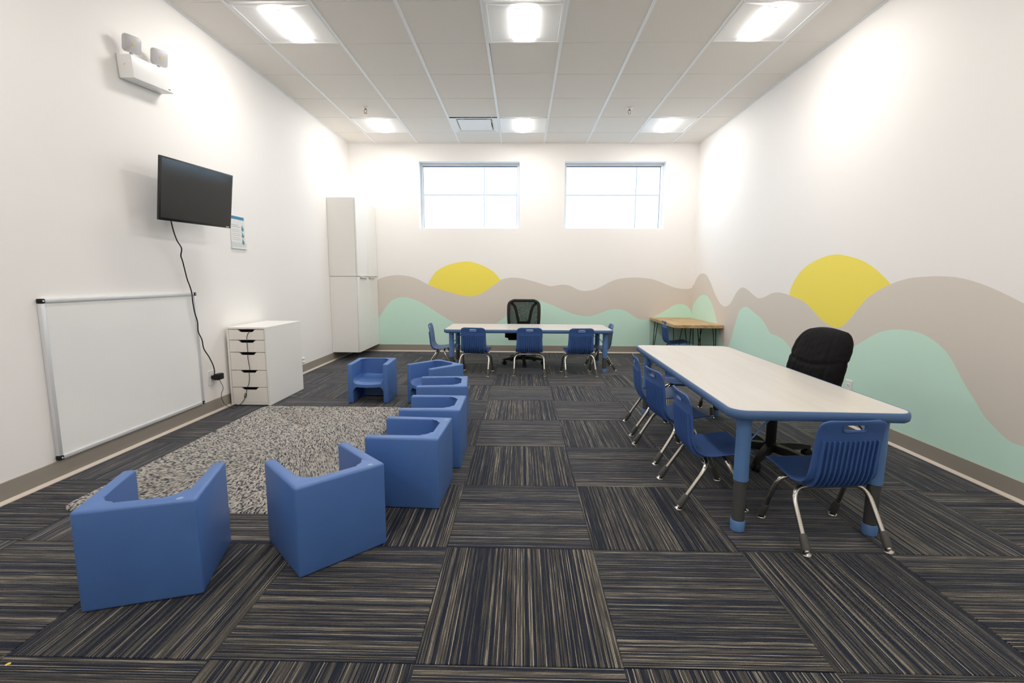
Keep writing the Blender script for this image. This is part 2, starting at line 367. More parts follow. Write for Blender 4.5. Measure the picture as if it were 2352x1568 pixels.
def sun(px, low, axis, val, par, off):
    pts = crom(plane_pts(px, axis, val), 5) + crom(plane_pts([(a, b+3) for a, b in low], axis, val), 3)[::-1]
    bm = B(); vs_ = []
    for p in pts:
        q = p.copy(); q[axis] = val-off; vs_.append(bm.verts.new(q))
    f = bm.faces.new(vs_); bmesh.ops.triangulate(bm, faces=[f])
    o = obj('painted_sun', bm, YELLOW, par); o['label'] = 'yellow painted sun setting between grey hills'
sun(sb, gb[7:13], 1, YB, wall_back, .0006)
sun(sr, gr[23:35], 0, XR, wall_right, .0006)
hill('painted_hill', gb, 1, YB, GREY, wall_back, .0012, 'grey painted hill line')
hill('painted_hill', nb, 1, YB, GREEN, wall_back, .0018, 'mint green painted hill line')
tl = [(XR, 1.5, .58), (XR, 1.0, .50), (XR, .5, .66), (XR, 0, .92), (XR, -.6, 1.0), (XR, -1.3, .78), (XR, -2.05, .7)]
hill('painted_hill', gr, 0, XR, GREY, wall_right, .0012, 'grey painted hill line', tl)
tl = [(XR, 1.7, .26), (XR, 1.2, .35), (XR, .6, .5), (XR, 0, .42), (XR, -.8, .3), (XR, -1.5, .45), (XR, -2.05, .5)]
hill('painted_hill', nr, 0, XR, GREEN, wall_right, .0018, 'mint green painted hill line', tl)

# cove base round the room
def cove(name, p0, p1, nrm):
    o = bpy.data.objects.new(name, None); COL.objects.link(o); struct(o)
    p0, p1, n = Vector((*p0, 0)), Vector((*p1, 0)), Vector((*nrm, 0))
    for nm, prof, m in (('base_strip', [(0, .104), (.003, .106), (.006, .104), (.0065, .016), (0, .016)], BASE),
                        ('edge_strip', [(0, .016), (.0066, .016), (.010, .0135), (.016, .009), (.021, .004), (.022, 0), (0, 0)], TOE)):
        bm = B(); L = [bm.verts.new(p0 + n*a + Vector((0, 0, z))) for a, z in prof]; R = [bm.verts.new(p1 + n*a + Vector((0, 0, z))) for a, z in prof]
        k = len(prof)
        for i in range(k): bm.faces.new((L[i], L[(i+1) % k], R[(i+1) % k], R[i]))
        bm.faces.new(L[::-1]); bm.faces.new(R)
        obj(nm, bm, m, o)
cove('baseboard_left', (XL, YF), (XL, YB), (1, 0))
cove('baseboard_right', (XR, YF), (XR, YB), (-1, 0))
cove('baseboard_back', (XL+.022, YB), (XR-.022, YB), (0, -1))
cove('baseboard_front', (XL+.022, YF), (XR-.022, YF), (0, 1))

# ceiling: slab, exposed grid, tiles
ceiling = struct(boxo('ceiling', DARK, None, XL, XR, YF, YB, CZ+.16, CZ+.28))
xs = [XL] + [GX0+i*GS for i in range(8)] + [XR]
jl = math.ceil((YF-GY0)/GS); ys = [YF] + [GY0+j*GS for j in range(jl, 5)] + [YB]
for x in xs[1:-1]: boxo('main_bar', GRID, ceiling, x-.012, x+.012, YF, YB, CZ-.001, CZ+.03)
for y in ys[1:-1]:
    for xa, xb in zip(xs, xs[1:]): boxo('cross_tee', GRID, ceiling, xa+.012*(xa != XL), xb-.012*(xb != XR), y-.0032, y+.0032, CZ+.007, CZ+.03)
boxo('wall_angle', GRID, ceiling, XL, XL+.02, YF, YB, CZ, CZ+.02); boxo('wall_angle', GRID, ceiling, XR-.02, XR, YF, YB, CZ, CZ+.02)
boxo('wall_angle', GRID, ceiling, XL+.02, XR-.02, YB-.02, YB, CZ, CZ+.02); boxo('wall_angle', GRID, ceiling, XL+.02, XR-.02, YF, YF+.02, CZ, CZ+.02)
LROW = {y for y in range(len(ys)) if abs((ys[y]-(GY0-GS))/GS/4 - round((ys[y]-(GY0-GS))/GS/4)) < .01 and y < len(ys)-1}
lights = []; cache = {}
for a in range(len(xs)-1):
    for b in range(len(ys)-1):
        x0, x1, y0, y1 = xs[a], xs[a+1], ys[b], ys[b+1]
        if b in LROW and a in (1, 4, 7): lights.append((a, y0, (x0+x1)/2, (y0+y1)/2)); continue
        if abs(y0-(GY0+3*GS)) < .01 and a == 3: VENT = ((x0+x1)/2, (y0+y1)/2); continue
        w, d = (x1-x0)/2-.0065, (y1-y0)/2-.0038
        key = (round(w, 3), round(d, 3))
        if key not in cache:
            o = boxo('ceiling_tile', TILE, ceiling, -w, w, -d, d, 0, .015, .0025, 1); cache[key] = o.data
        else: o = obj('ceiling_tile', cache[key], None, ceiling)
        o.location = ((x0+x1)/2, (y0+y1)/2, CZ+.004+random.uniform(0, .001))
        if a == 4 and abs(y0-GY0) < .01:
            o.location.x += .008; o.rotation_euler = (.006, -.004, .006); o.location.z += .004

# ------------------------------------------------------------------ recessed troffers
def make_troffer():
    t = thing('ceiling_light', '', 'ceiling light'); h = GS/2-.013
    bm = B(); f = .020
    for q in ((-h, h, -h, -h+f), (-h, h, h-f, h), (-h, -h+f, -h+f, h-f), (h-f, h, -h+f, h-f)): box(bm, q[0], q[1], q[2], q[3], -.003, .02)
    obj('trim_frame', bm, WMETAL, t)
    e = h-f
    for s in (-1, 1):      # side wings rise away from the lens
        bm = B()
        gridmesh(bm, lambda u, v: (s*(.095+(e-.095)*u), -e+2*e*v, .004-.005*u), 12, 2)
        obj('reflector', bm, WMETAL, t, 30)
    for s in (-1, 1):
        bm = B(); gridmesh(bm, lambda u, v: (-e+2*e*u, s*(e-.05*(1-v)), .004-.006*v), 8, 2)
        obj('end_plate', bm, WMETAL, t)
    g = e-.05
    bm = B()
    gridmesh(bm, lambda u, v: (.095*math.cos(math.pi*(1-u)), -g+2*g*v, .004-.020*math.sin(math.pi*u)), 16, 2)
    for q in (-g, g): bm.faces.new([bm.verts.new((.095*math.cos(math.pi*u/16), q, .0041-.020*math.sin(math.pi*u/16))) for u in range(17)])
    obj('lamp_lens', bm, LENS, t, 60)
    for s in (-1, 1):
        obj('lens_clip', tube(B(), [(.098*math.cos(math.pi*k/12), s*(g+.003+.010*math.sin(math.pi*k/12)), .004-.022*math.sin(math.pi*k/12)) for k in range(13)], .003, 6), WMETAL, t, 60)
    bm = B(); box(bm, -h, h, -h, h, .060, .066); obj('housing', bm, WMETAL, t)
    return t
tro = make_troffer()
side = {1: 'television wall side', 4: 'middle of it', 7: 'mural side'}
rown = {0: 'in row beside windows', 1: 'in second row from windows', 2: 'in third row from windows', 3: 'in fourth row from windows'}
for n, (a, y0, x, y) in enumerate(sorted(lights, key=lambda q: -q[1])):
    o = tro if n == 0 else copy_tree(tro)
    o.location = (x, y, CZ)
    r = round((GY0+3*GS-y0)/GS/4)
    tag(o, 'square recessed light %s, %s' % (rown[r], side[a]), 'ceiling light', 'square recessed ceiling lights')

# air diffuser
t = thing('air_vent', 'white square air vent with flat drop panel in the ceiling', 'vent', (*VENT, CZ)); h = GS/2-.013
bm = B()
lv = [(h, -.001), (h-.028, -.001), (h-.07, .016), (h-.085, .045)]
R4 = [[bm.verts.new((sx*r, sy*r, z)) for sx, sy in ((1, 1), (-1, 1), (-1, -1), (1, -1))] for r, z in lv]
for p, q in zip(R4, R4[1:]):
    for k in range(4): bm.faces.new((p[k], p[(k+1) % 4], q[(k+1) % 4], q[k]))
obj('flared_frame', bm, WMETAL, t)
boxo('duct_box', WMETAL, t, -h+.085, h-.085, -h+.085, h-.085, .10, .11)
obj('duct_opening', lathe(B(), [(.15, .085), (.15, .099)], 24), DARK, t)
obj('drop_panel', prism(B(), rrect(.205, .205, .008, 3), .006, .012, 'xy'), WMETAL, t)
for sx in (-1, 1):
    for sy in (-1, 1): boxo('hanger', WMETAL, t, sx*.17-.006, sx*.17+.006, sy*.17-.006, sy*.17+.006, .012, .10)

def sprinkler(x, y, lab):
    t = thing('sprinkler', lab, 'sprinkler', (x, y, CZ), group='ceiling sprinklers')
    obj('escutcheon', lathe(B(), [(.036, .004), (.036, 0), (.028, -.010), (.014, -.012)], 20), WMETAL, t, 40)
    obj('body', lathe(B(), [(.012, -.010), (.012, -.022), (.008, -.026)], 12), BRASS, t, 40)
    for s in (-1, 1): obj('frame_arm', tube(B(), crom([(s*.011, 0, -.022), (s*.016, 0, -.035), (s*.010, 0, -.052), (0, 0, -.060)], 3), .003, 6), BRASS, t, 60)
    obj('deflector', lathe(B(), [(.005, -.058), (.020, -.061), (.020, -.063), (.005, -.064)], 14), BRASS, t, 40)
sprinkler(-1.806, 5.72, 'small sprinkler head in the ceiling on the television wall side')
sprinkler(1.219, 5.755, 'small sprinkler head in the ceiling on the mural wall side')

# ------------------------------------------------------------------ outside the windows
fc = thing('building', 'pale panelled building wall seen through both windows', 'building', (0, 13, 0))
for k in range(7):
    for q in range(2):
        x = -7+2*k+.01; boxo('facade_panel', FACADE, fc, x, x+1.98, 0, .2, -1+q*4.32, 3.30+q*2.7)
boxo('ground_slab', mat('asphalt', (.3, .3, .3), .9), fc, -9, 9, -5.5, .5, -1.3, -1.0)

# ------------------------------------------------------------------ cube chairs
def make_cube():
    t = thing('cube_chair', '', 'chair', group='blue cube chairs around the rug')
    a, th, H, r = .18, .047, .355, .055
    pts = [(-a, a), (-a, -a), (a, -a), (a, a), (a-th, a)]
    n = 8; yi = -a+th; xi = a-th
    pts += [(xi-r+r*math.cos(math.radians(-k*90/n)), yi+r+r*math.sin(math.radians(-k*90/n))) for k in range(n+1)]
    pts += [(-xi+r-r*math.sin(math.radians(k*90/n)), yi+r-r*math.cos(math.radians(k*90/n))) for k in range(n+1)]
    pts += [(-a+th, a)]
    bm = prism(B(), pts, 0, H)
    es = [e for e in bm.edges if (abs(e.verts[0].co.z-e.verts[1].co.z) < 1e-5) or any(abs(abs(e.verts[0].co.x)-q) < 1e-4 and abs(abs(e.verts[0].co.y)-a) < 1e-4 for q in (a, a-th))]
    bmesh.ops.bevel(bm, geom=es, offset=.011, segments=3, profile=.5, affect='EDGES')
    obj('shell', bm, CUBE, t, 50)
    # moulded seat: sagging top, fillets into the sides, arched apron
    bm = B(); w = a-th+.004; y0, y1 = -a+.02, a-.006
    def top(u, v):
        x = -w+2*w*u; y = y0+(y1-y0)*v; s = abs(x)/w
        z = .196-.014*(1-s*s)+.035*max(0, (s-.80)/.2)**2 + .05*max(0, (.30-v)/.30)**2
        z -= .016*max(0, (v-.88)/.12)**2
        return (x, y, z)
    def bot(u, v):
        x, y, z = top(u, v); s = abs(x)/w
        return (x, y, min(z-.012, .153-.012*(1-s*s)) - .05*max(0, (s-.72)/.28)**2)
    T = gridmesh(bm, top, 20, 12); Bt = gridmesh(bm, bot, 20, 12)
    for L1, L2 in ((T[-1], Bt[-1]), (T[0], Bt[0]), ([q[0] for q in T], [q[0] for q in Bt]), ([q[-1] for q in T], [q[-1] for q in Bt])):
        for k in range(len(L1)-1): bm.faces.new((L1[k], L1[k+1], L2[k+1], L2[k]))
    obj('seat', bm, CUBE, t, 50)
    p = obj('mold_plug', lathe(B(), [(.011, -.002), (.011, .0006), (.009, .0012)], 18, (a-.055, -a+.022, H)), PLUG, t, 40); p['label'] = 'pale round plug'
    return t
def face(o, fx, fy):     # local +Y turns to (fx, fy)
    o.rotation_euler = (0, 0, math.atan2(-fx, fy))
cubes = [((-1.338, 1.642), (-.303, .952), 'blue cube chair with its back turned, at the rug end nearest the whiteboard'),
         ((-.812, 1.871), (-.70, .714), 'blue plastic cube chair turned cornerwise at the rug corner, scuffed back'),
         ((-.561, 2.356), (-.9987, .05), 'blue cube chair facing the whiteboard, next to the one turned cornerwise'),
         ((-.530, 2.850), (-1, 0), 'blue plastic cube chair, middle one of the three facing the whiteboard'),
         ((-.574, 3.455), (-.996, -.09), 'blue cube chair facing the whiteboard, next to the angled one by the far table'),
         ((-1.365, 4.290), (.04, -1), 'blue plastic cube chair beside the drawer unit, open seat and leg space showing'),
         ((-.764, 4.163), (-.676, -.737), 'blue cube chair angled towards the rug, closest to the far table')]
proto = make_cube()
for k, (c, f, lab) in enumerate(cubes):
    o = proto if k == 0 else copy_tree(proto)
    o.location = (*c, 0); face(o, *f); o['label'] = lab

# ------------------------------------------------------------------ braided rug
def make_rug():
    x0, x1, y0, y1 = -2.212, -.99, 2.10, 3.962
    hx, hy, cx, cy = (x1-x0)/2, (y1-y0)/2, (x0+x1)/2, (y0+y1)/2
    bm = B(); uvl = bm.loops.layers.uv.new('UVMap'); nr_ = 46; rw = hx/nr_; n = 3
    sub = [(0, 0.001), (.12, .0075), (.5, .0115), (.88, .0075), (1, .003)]
    for k in range(nr_):
        loops = []
        for f, z in sub:
            d = (k+f)*rw; r = max(.006, .075-d); hx_, hy_ = hx-d, hy-d
            hx_ = max(hx_, .0003)
            r = min(r, hx_*.9)
            pts = rrect(hx_, hy_, r, n)
            # subdivide the straight runs
            P = []
            for q in range(len(pts)):
                A, C = Vector((*pts[q], 0)), Vector((*pts[(q+1) % len(pts)], 0)); P.append(A)
                if q % (n+1) == n:
                    for s in range(1, 6): P.append(A.lerp(C, s/6))
            loops.append([(cx+p.x, cy+p.y, z) for p in P])
        V = [[bm.verts.new(p) for p in L] for L in loops]; m = len(V[0])
        L0 = [Vector(p) for p in loops[2]]; s = [0]
        for q in range(m): s.append(s[-1]+(L0[(q+1) % m]-L0[q]).length)
        for j in range(len(sub)-1):
            for q in range(m):
                f = bm.faces.new((V[j][q], V[j][(q+1) % m], V[j+1][(q+1) % m], V[j+1][q]))
                for lp, (uu, vv) in zip(f.loops, ((s[q], j), (s[q+1], j), (s[q+1], j+1), (s[q], j+1))):
                    lp[uvl].uv = (uu, k+min(.999, max(.001, sub[vv][0])))
    me = bpy.data.meshes.new('braided_rug'); bm.to_mesh(me); bm.free(); me.materials.append(braid()); me.shade_smooth()
    for p in me.polygons:
        pass
    o = bpy.data.objects.new('braided_rug', me); COL.objects.link(o)
    return tag(o, 'braided cream and navy rectangular rug lying on the carpet', 'rug')
make_rug()

# ------------------------------------------------------------------ school chairs
PROF = [(-.131, .556), (-.128, .546), (-.1262, .540), (-.125, .535), (-.118, .513), (-.1165, .508), (-.113, .493), (-.109, .465), (-.105, .435), (-.101, .40), (-.097, .36), (-.094, .325), (-.086, .297), (-.070, .275), (-.045, .264), (-.015, .262), (.03, .266), (.08, .274), (.13, .282), (.165, .286), (.185, .285), (.197, .279), (.204, .270)]
def make_chair():
    t = thing('school_chair', '', 'chair', group='small blue school chairs')
    us = [-1, -.93, -.8, -.6, -.45, -.34, -.30, -.15, 0, .15, .30, .34, .45, .6, .8, .93, 1]
    nP = len(PROF); s = [0]
    for a, b in zip(PROF, PROF[1:]): s.append(s[-1]+math.hypot(a[0]-b[0], a[1]-b[1]))
    def hw(k):
        y, z = PROF[k]; d = s[k]; e = s[-1]-d
        w = .148 + .010*max(0, 1-abs(d-.30)/.15) + (.012 if d > .32 else 0)
        if d < .045: w -= .045-math.sqrt(max(0, .045**2-(.045-d)**2))
        if e < .03: w -= .03-math.sqrt(max(0, .03**2-(.03-e)**2))
        return w
    bm = B(); V = []
    for k, (y, z) in enumerate(PROF):
        w = hw(k); row = []
        for u in us:
            x = u*w; dz = 0; dy = 0
            if z > .30: dy = -.010*(1-u*u)             # slightly dished back
            else: dz = -.006*(1-u*u)*(1 if y < .15 else .2)
            row.append(bm.verts.new((x, y+dy, z+dz)))
        V.append(row)
    for k in range(nP-1):
        for i in range(len(us)-1):
            if k == 3 and 6 <= i <= 9: continue     # hand slot
            bm.faces.new((V[k][i], V[k][i+1], V[k+1][i+1], V[k+1][i]))
    sh = obj('seat_shell', bm, CHAIR, t, 60)
    md = sh.modifiers.new('thickness', 'SOLIDIFY'); md.thickness = .007; md.offset = 0
    md2 = sh.modifiers.new('soft', 'SUBSURF'); md2.levels = 1; md2.render_levels = 1
    # one rim round the hand slot
    z0, z1 = .509, .537
    obj('slot_rim', tube(B(), crom([(-.050, -.138, z1), (-.045, -.1315, z0), (0, -.1325, z0-.002), (.045, -.1315, z0), (.050, -.138, z1)], 4), .0024, 6), CHAIR, t, 60)
    # moulded ribs down the back and under the curve
    path = []
    for k, (y, z) in enumerate(PROF):
        if .02 < s[k] - .0 and z < .47 and s[k] < s[15]+.001: path.append((y, z))
    bm = B(); L = []
    for q, (y, z) in enumerate(path):
        a = path[max(q-1, 0)]; b = path[min(q+1, len(path)-1)]
        ty, tz = b[0]-a[0], b[1]-a[1]; l = math.hypot(ty, tz); ny, nz = tz/l, -ty/l    # outward: behind / below
        if ny > 0 and nz > 0: ny, nz = -ny, -nz
        d = (0.013 if q == 0 else .015) + .016*max(0, (q-5)/(len(path)-6))**1.2
        if q == len(path)-1: d *= .6
        ring = [bm.verts.new((sx*.0042, y+ny*dd, z+nz*dd)) for sx, dd in ((-1, -.0), (-.8, d*.9), (0, d), (.8, d*.9), (1, -.0))]
        L.append(ring)
    for a, b in zip(L, L[1:]):
        for i in range(5): bm.faces.new((a[i], a[(i+1) % 5], b[(i+1) % 5], b[i]))
    bm.faces.new(L[0][::-1]); bm.faces.new(L[-1])
    bmesh.ops.recalc_face_normals(bm, faces=bm.faces)
    rib = None
    for k in range(12):
        x = -.118+.236*k/11
        rib = obj('rib', bm, CHAIR, t, 50) if k == 0 else obj('rib', rib.data, None, t)
        rib.location = (x, -.003-.007*(1-(x/.15)**2), 0)
    # chrome legs
    for fy, cy_, zc in ((-.160, -.022, .231), (.155, .062, .246)):
        obj('cross_bar', tube(B(), [(-.08, cy_, zc), (.08, cy_, zc)], .0105, 10), CHROME, t, 60)
        for sx in (-1, 1):
            top_ = Vector((sx*.158, cy_, zc)); foot = Vector((sx*.178, fy, .012)); dirn = (foot-Vector((sx*.168, cy_, zc))).normalized()
            pts = [(sx*.075, cy_, zc), (sx*.095, cy_, zc)]
            c0 = Vector((sx*.100, cy_, zc)); c2 = Vector((sx*.169, cy_, zc)) + dirn*.075; c1 = Vector((sx*.168, cy_, zc+.002))
            for q in range(1, 8):
                u = q/7; pts.append(c0*(1-u)**2 + c1*2*u*(1-u) + c2*u*u)
            pts.append(foot)
            lg = obj('leg', tube(B(), pts, .0105, 12), CHROME, t, 60)
            d2 = (foot-c2).normalized(); a = foot-d2*.070
            obj('foot_sleeve', tube(B(), [a, a+d2*.004, foot-d2*.014, foot-d2*.006], [.0140, .0155, .0180, .0170], 14), BOOT, lg, 40)
            obj('glide', lathe(B(), [(.015, 0), (.0205, .002), (.019, .006), (.006, .013), (.005, .02)], 16, (foot.x, foot.y, .0)), CHROME, lg, 40)
    for sx in (-1, 1): obj('screw', lathe(B(), [(.005, -.004), (.005, 0)], 8, (sx*.13, -.045, .25)), CHROME, t)
    return t
chairs = [((1.335, 2.008), (-.09, 1), 'small blue chair alone at the padded-chair end of the table beside the mural'),
          ((.943, 2.388), (1, -.03), 'small blue chair on the mural-side table, first of three from the lone end chair'),
          ((.957, 2.972), (1, .12), 'small blue chair, middle of three along the table beside the mural'),
          ((.972, 3.470), (1, -.09), 'small blue chair, of three along the mural-side table the one closest to the windows'),
          ((1.39, 3.945), (-.05, -1), 'small blue chair pushed under the window end of the mural-side table'),
          ((-.535, 5.530), (.13, 1), 'small blue chair at the window-side table, the slotted back closest to the cube chairs'),
          ((.098, 5.550), (0, 1), 'small blue chair at the window-side table, straight across from the mesh office chair'),
          ((.680, 5.530), (-.10, 1), 'small blue chair on the long side of the window-side table, closest to the desk'),
          ((-1.000, 5.85), (1, .02), 'small blue chair at the cabinet end of the window-side table, seen side-on'),
          ((1.000, 5.935), (-1, .01), 'small blue chair at the desk end of the window-side table, mostly behind it'),
          ((2.066, 6.46), (1, -.04), 'small blue school chair pushed under the wooden corner desk')]
proto = make_chair()
for k, (c, f, lab) in enumerate(chairs):
    o = proto if k == 0 else copy_tree(proto)
    o.location = (*c, 0); face(o, *f); o['label'] = lab

# ------------------------------------------------------------------ activity tables
def make_table(h):
    t = thing('activity_table', '', 'table'); hx, hy = .375, 1.0; th = .040
    obj('tabletop', prism(B(), rrect(hx-.010, hy-.010, .060, 10), h-.012, h, 'xy'), LAMI, t)
    obj('under_panel', prism(B(), rrect(hx-.016, hy-.016, .055, 10), h-th+.003, h-.0125, 'xy'), LAMI, t)
    bm = B(); prof = [(-.012, -.001), (-.008, .0008), (-.004, .0002), (0, -.006), (.002, -.020), (0, -.034), (-.006, -.040), (-.014, -.040)]
    rings = [[bm.verts.new((x, y, h+z)) for x, y in rrect(hx+o_, hy+o_, .07+o_, 10)] for o_, z in prof]
    n = len(rings[0])
    for a, b in zip(rings+[rings[0]][:0], rings[1:]):
        for k in range(n): bm.faces.new((a[k], a[(k+1) % n], b[(k+1) % n], b[k]))
    for k in range(n): bm.faces.new((rings[-1][k], rings[-1][(k+1) % n], rings[0][(k+1) % n], rings[0][k]))
    obj('edge_band', bm, BAND, t, 40)
    for sx in (-1, 1):
        for sy in (-1, 1):
            x, y = sx*(hx-.090), sy*(hy-.085)
            lg = obj('leg', lathe(B(), [(.031, h-.041), (.031, .236-.57+h), (.029, .234-.57+h)], 24, (x, y, 0)), LEGB, t, 40)
            obj('lower_tube', lathe(B(), [(.0265, .24-.57+h), (.0265, .03)], 24, (x, y, 0)), LEGG, lg, 40)
            obj('foot_cap', lathe(B(), [(.026, 0), (.030, .004), (.0315, .046), (.029, .050), (.02, .050)], 24, (x, y, 0)), LEGB, lg, 40)
            obj('mounting_plate', prism(B(), rrect(.06, .06, .01, 3, x, y), h-.046, h-.040), LEGB, lg)
            for bx, by in ((-sx*.115, 0), (0, -sy*.125)):
                obj('brace', tube(B(), [(x+bx, y+by, h-.044), (x+bx*.16, y+by*.16, h-.165)], .0042, 8), LEGB, lg, 60)
    return t
ta = make_table(.57); ta.location = (1.292, 2.930, 0); ta.rotation_euler = (0, 0, math.radians(-1.9))
tag(ta, 'long table with pale top and blue edge beside the mural wall, padded black chair behind', 'table')
tb = make_table(.517); tb.location = (.085, 5.905, 0); tb.rotation_euler = (0, 0, math.radians(90.3))
tag(tb, 'long table with pale top and blue edge below the windows, mesh office chair behind', 'table')

# ------------------------------------------------------------------ corner desk on hairpin legs
dk = thing('desk', 'wooden butcher-block desk on black hairpin legs in the room corner', 'desk', (2.237, 6.575, 0))
hx, hy, hz = .304, .593, .545
nst = 8
for k in range(nst):
    x0 = -hx+2*hx*k/nst; boxo('top_plank', BUTCH, dk, x0+.0003, x0+2*hx/nst-.0003, -hy, hy, hz-.038, hz, .0012, 1)
def hairpin(x, y, dx, dy):
    obj('hairpin_leg', tube(B(), crom([(x+dx*.075, y, hz-.040), (x+dx*.012, y+dy*.02, .035), (x, y+dy*.024, .007), (x+dx*.0, y+dy*.034, .035), (x, y+dy*.10, hz-.040)], 6), .0055, 8), BLACKW, dk, 60)
    boxo('leg_plate', BLACKW, dk, min(x-dx*.01, x+dx*.09), max(x-dx*.01, x+dx*.09), min(y-dy*.01, y+dy*.12), max(y-dy*.01, y+dy*.12), hz-.043, hz-.038)
for sx in (-1, 1):
    for sy in (-1, 1): hairpin(sx*(hx-.035), sy*(hy-.06), -sx, -sy)
hairpin(hx-.035, 0, -1, 1); hairpin(-.02, -hy+.06, 1, 1)

# ------------------------------------------------------------------ office chairs
def star_base(t, zs, ang):
    obj('gas_column', lathe(B(), [(.030, .09), (.030, zs-.16), (.022, zs-.155), (.022, zs-.04)], 16), BLACKP, t, 40)
    hb = obj('base_hub', lathe(B(), [(.034, .055), (.045, .06), (.045, .105), (.036, .115)], 16), BLACKP, t, 40)
    for k in range(5):
        a = ang+2*math.pi*k/5; d = Vector((math.cos(a), math.sin(a), 0)); n = Vector((-d.y, d.x, 0)); bm = B(); L = []
        for q, (r, w, z0, z1) in enumerate(((.02, .030, .062, .108), (.12, .026, .062, .104), (.22, .021, .060, .090), (.275, .018, .058, .078), (.285, .012, .060, .074))):
            c = d*r; L.append([bm.verts.new(c+n*w+Vector((0, 0, z0))), bm.verts.new(c-n*w+Vector((0, 0, z0))), bm.verts.new(c-n*w*.7+Vector((0, 0, z1))), bm.verts.new(c+n*w*.7+Vector((0, 0, z1)))])
        for p, r in zip(L, L[1:]):
            for i in range(4): bm.faces.new((p[i], p[(i+1) % 4], r[(i+1) % 4], r[i]))
        bm.faces.new(L[0][::-1]); bm.faces.new(L[-1])
        arm = obj('base_arm', bm, BLACKP, t, 40)
        c = d*.265
        for s in (-1, 1):
            w = obj('caster_wheel', lathe(B(), [(.018, -.009), (.0265, -.006), (.0265, .006), (.018, .009)], 16, (0, 0, 0), 'x'), BLACKP, arm, 40)
            w.location = c + n*s*.013 + Vector((0, 0, .0265)); w.rotation_euler = (0, 0, math.atan2(n.y, n.x))
        h_ = obj('caster_hood', box(B(), -.012, .012, -.02, .02, .03, .060, .004), BLACKP, arm, 40); h_.location = c; h_.rotation_euler = (0, 0, a)
def cushion(hw, h, T, shape, n=24, m=24, groove=None):
    """upright pad: local x across, z up, y thickness"""
    bm = B()
    def half(sgn):
        def f(u, v):
            uu = 2*u-1; e = max(0, 1-abs(2*v-1)**6)**.5
            th = T*(max(0, 1-abs(uu)**4)**.5)*e
            if groove: th -= groove(uu, v)*e
            x, y, z = shape(uu, v)
            return (x, y+sgn*th*.5, z)
        return f
    A = gridmesh(bm, half(1), n, m); C = gridmesh(bm, half(-1), n, m)
    bmesh.ops.remove_doubles(bm, verts=bm.verts, dist=.0004); return bm
# mesh-back chair behind the far table (faces -Y)
t = thing('office_chair', 'black office chair with mesh backrest behind the far table', 'chair', (.035, 6.19, 0))
star_base(t, .42, math.radians(200))
obj('seat', prism(B(), rrect(.24, .235, .09, 8, 0, -.02), .365, .425, 'xy', .02, 3), BLACKF, t, 50)
boxo('seat_pan', BLACKP, t, -.20, .20, -.20, .17, .335, .366, .012)
def bshape(u, v):
    z = .455+.362*v; w = .195+.012*math.sin(v*2.6); k = .07
    if v > .80: w -= .065*(1-math.sqrt(max(0, 1-((v-.80)/.20)**2)))
    if v < .1: w -= .05*(1-math.sqrt(max(0, 1-((.1-v)/.1)**2)))
    return Vector((u*w, .235+.055*v - .02*math.sin(v*3.1)-.030*(1-u*u)*0 + .03*(1-u*u)*.6, z))
outline = [bshape(-1, k/30) for k in range(31)] + [bshape(-1+2*k/12, 1) for k in range(1, 12)] + [bshape(1, 1-k/30) for k in range(31)] + [bshape(1-2*k/12, 0) for k in range(1, 12)]
obj('back_frame', tube(B(), crom(outline[::2], 2, True)+[outline[0]], .021, 8), BLACKP, t, 60)
bm = B(); gridmesh(bm, lambda u, v: bshape(-1+2*u, v), 14, 20); obj('back_mesh', bm, MESHF, t, 60)
for s in (-1, 1):
    obj('lumbar_strut', tube(B(), [bshape(s*.93, .93)+Vector((0, .02, 0)), bshape(s*.60, .78)+Vector((0, .028, 0)), bshape(s*.50, .62)+Vector((0, .032, 0)), bshape(s*.33, .12)+Vector((0, .03, 0))], [.019, .020, .020, .019], 8), BLACKP, t, 60)
obj('lumbar_pad', prism(B(), rrect(.085, .035, .01, 4, 0, .500), .265, .295, 'xz', .006), BLACKP, t, 40)
obj('back_spine', tube(B(), crom([(0, .05, .345), (0, .20, .335), (0, .275, .38), (0, .282, .49)], 5), .022, 10), BLACKP, t, 60)
# padded chair at the long table (faces -X)
t = thing('office_chair', 'black padded office chair behind the long table, facing away from the mural', 'chair', (1.56, 2.885, 0)); face(t, -1, -.10)
star_base(t, .42, math.radians(60))
obj('seat', prism(B(), rrect(.255, .25, .10, 8, 0, .0), .355, .450, 'xy', .035, 4), BLACKF, t, 50)
boxo('seat_pan', BLACKP, t, -.17, .17, -.17, .17, .325, .356, .012)
def pshape(u, v):
    z = .395+.420*v; w = .224-.02*(2*v-1)**2
    if v > .70: w -= .085*(1-math.sqrt(max(0, 1-((v-.70)/.30)**2)))
    if v < .18: w -= .07*(1-math.sqrt(max(0, 1-((.18-v)/.18)**2)))
    return (u*w, -.215-.11*v + .05*math.sin(v*2.8)*.4, z + .012*(1-u*u)*(v > .5)*(v-.5)*2)
def grv(u, v):
    c = .60-.09*(1-u*u); g = .020*math.exp(-((v-c)/.022)**2) + .012*math.exp(-((abs(u)-.66)/.05)**2)
    return g + .003*math.sin(u*23+v*31)*math.sin(v*19-u*11)
obj('backrest', cushion(.26, .42, .125, pshape, 44, 44, grv), BLACKF, t, 70)
obj('back_spine', tube(B(), crom([(0, -.05, .335), (0, -.22, .33), (0, -.30, .40), (0, -.30, .52)], 5), .026, 10), BLACKP, t, 60)

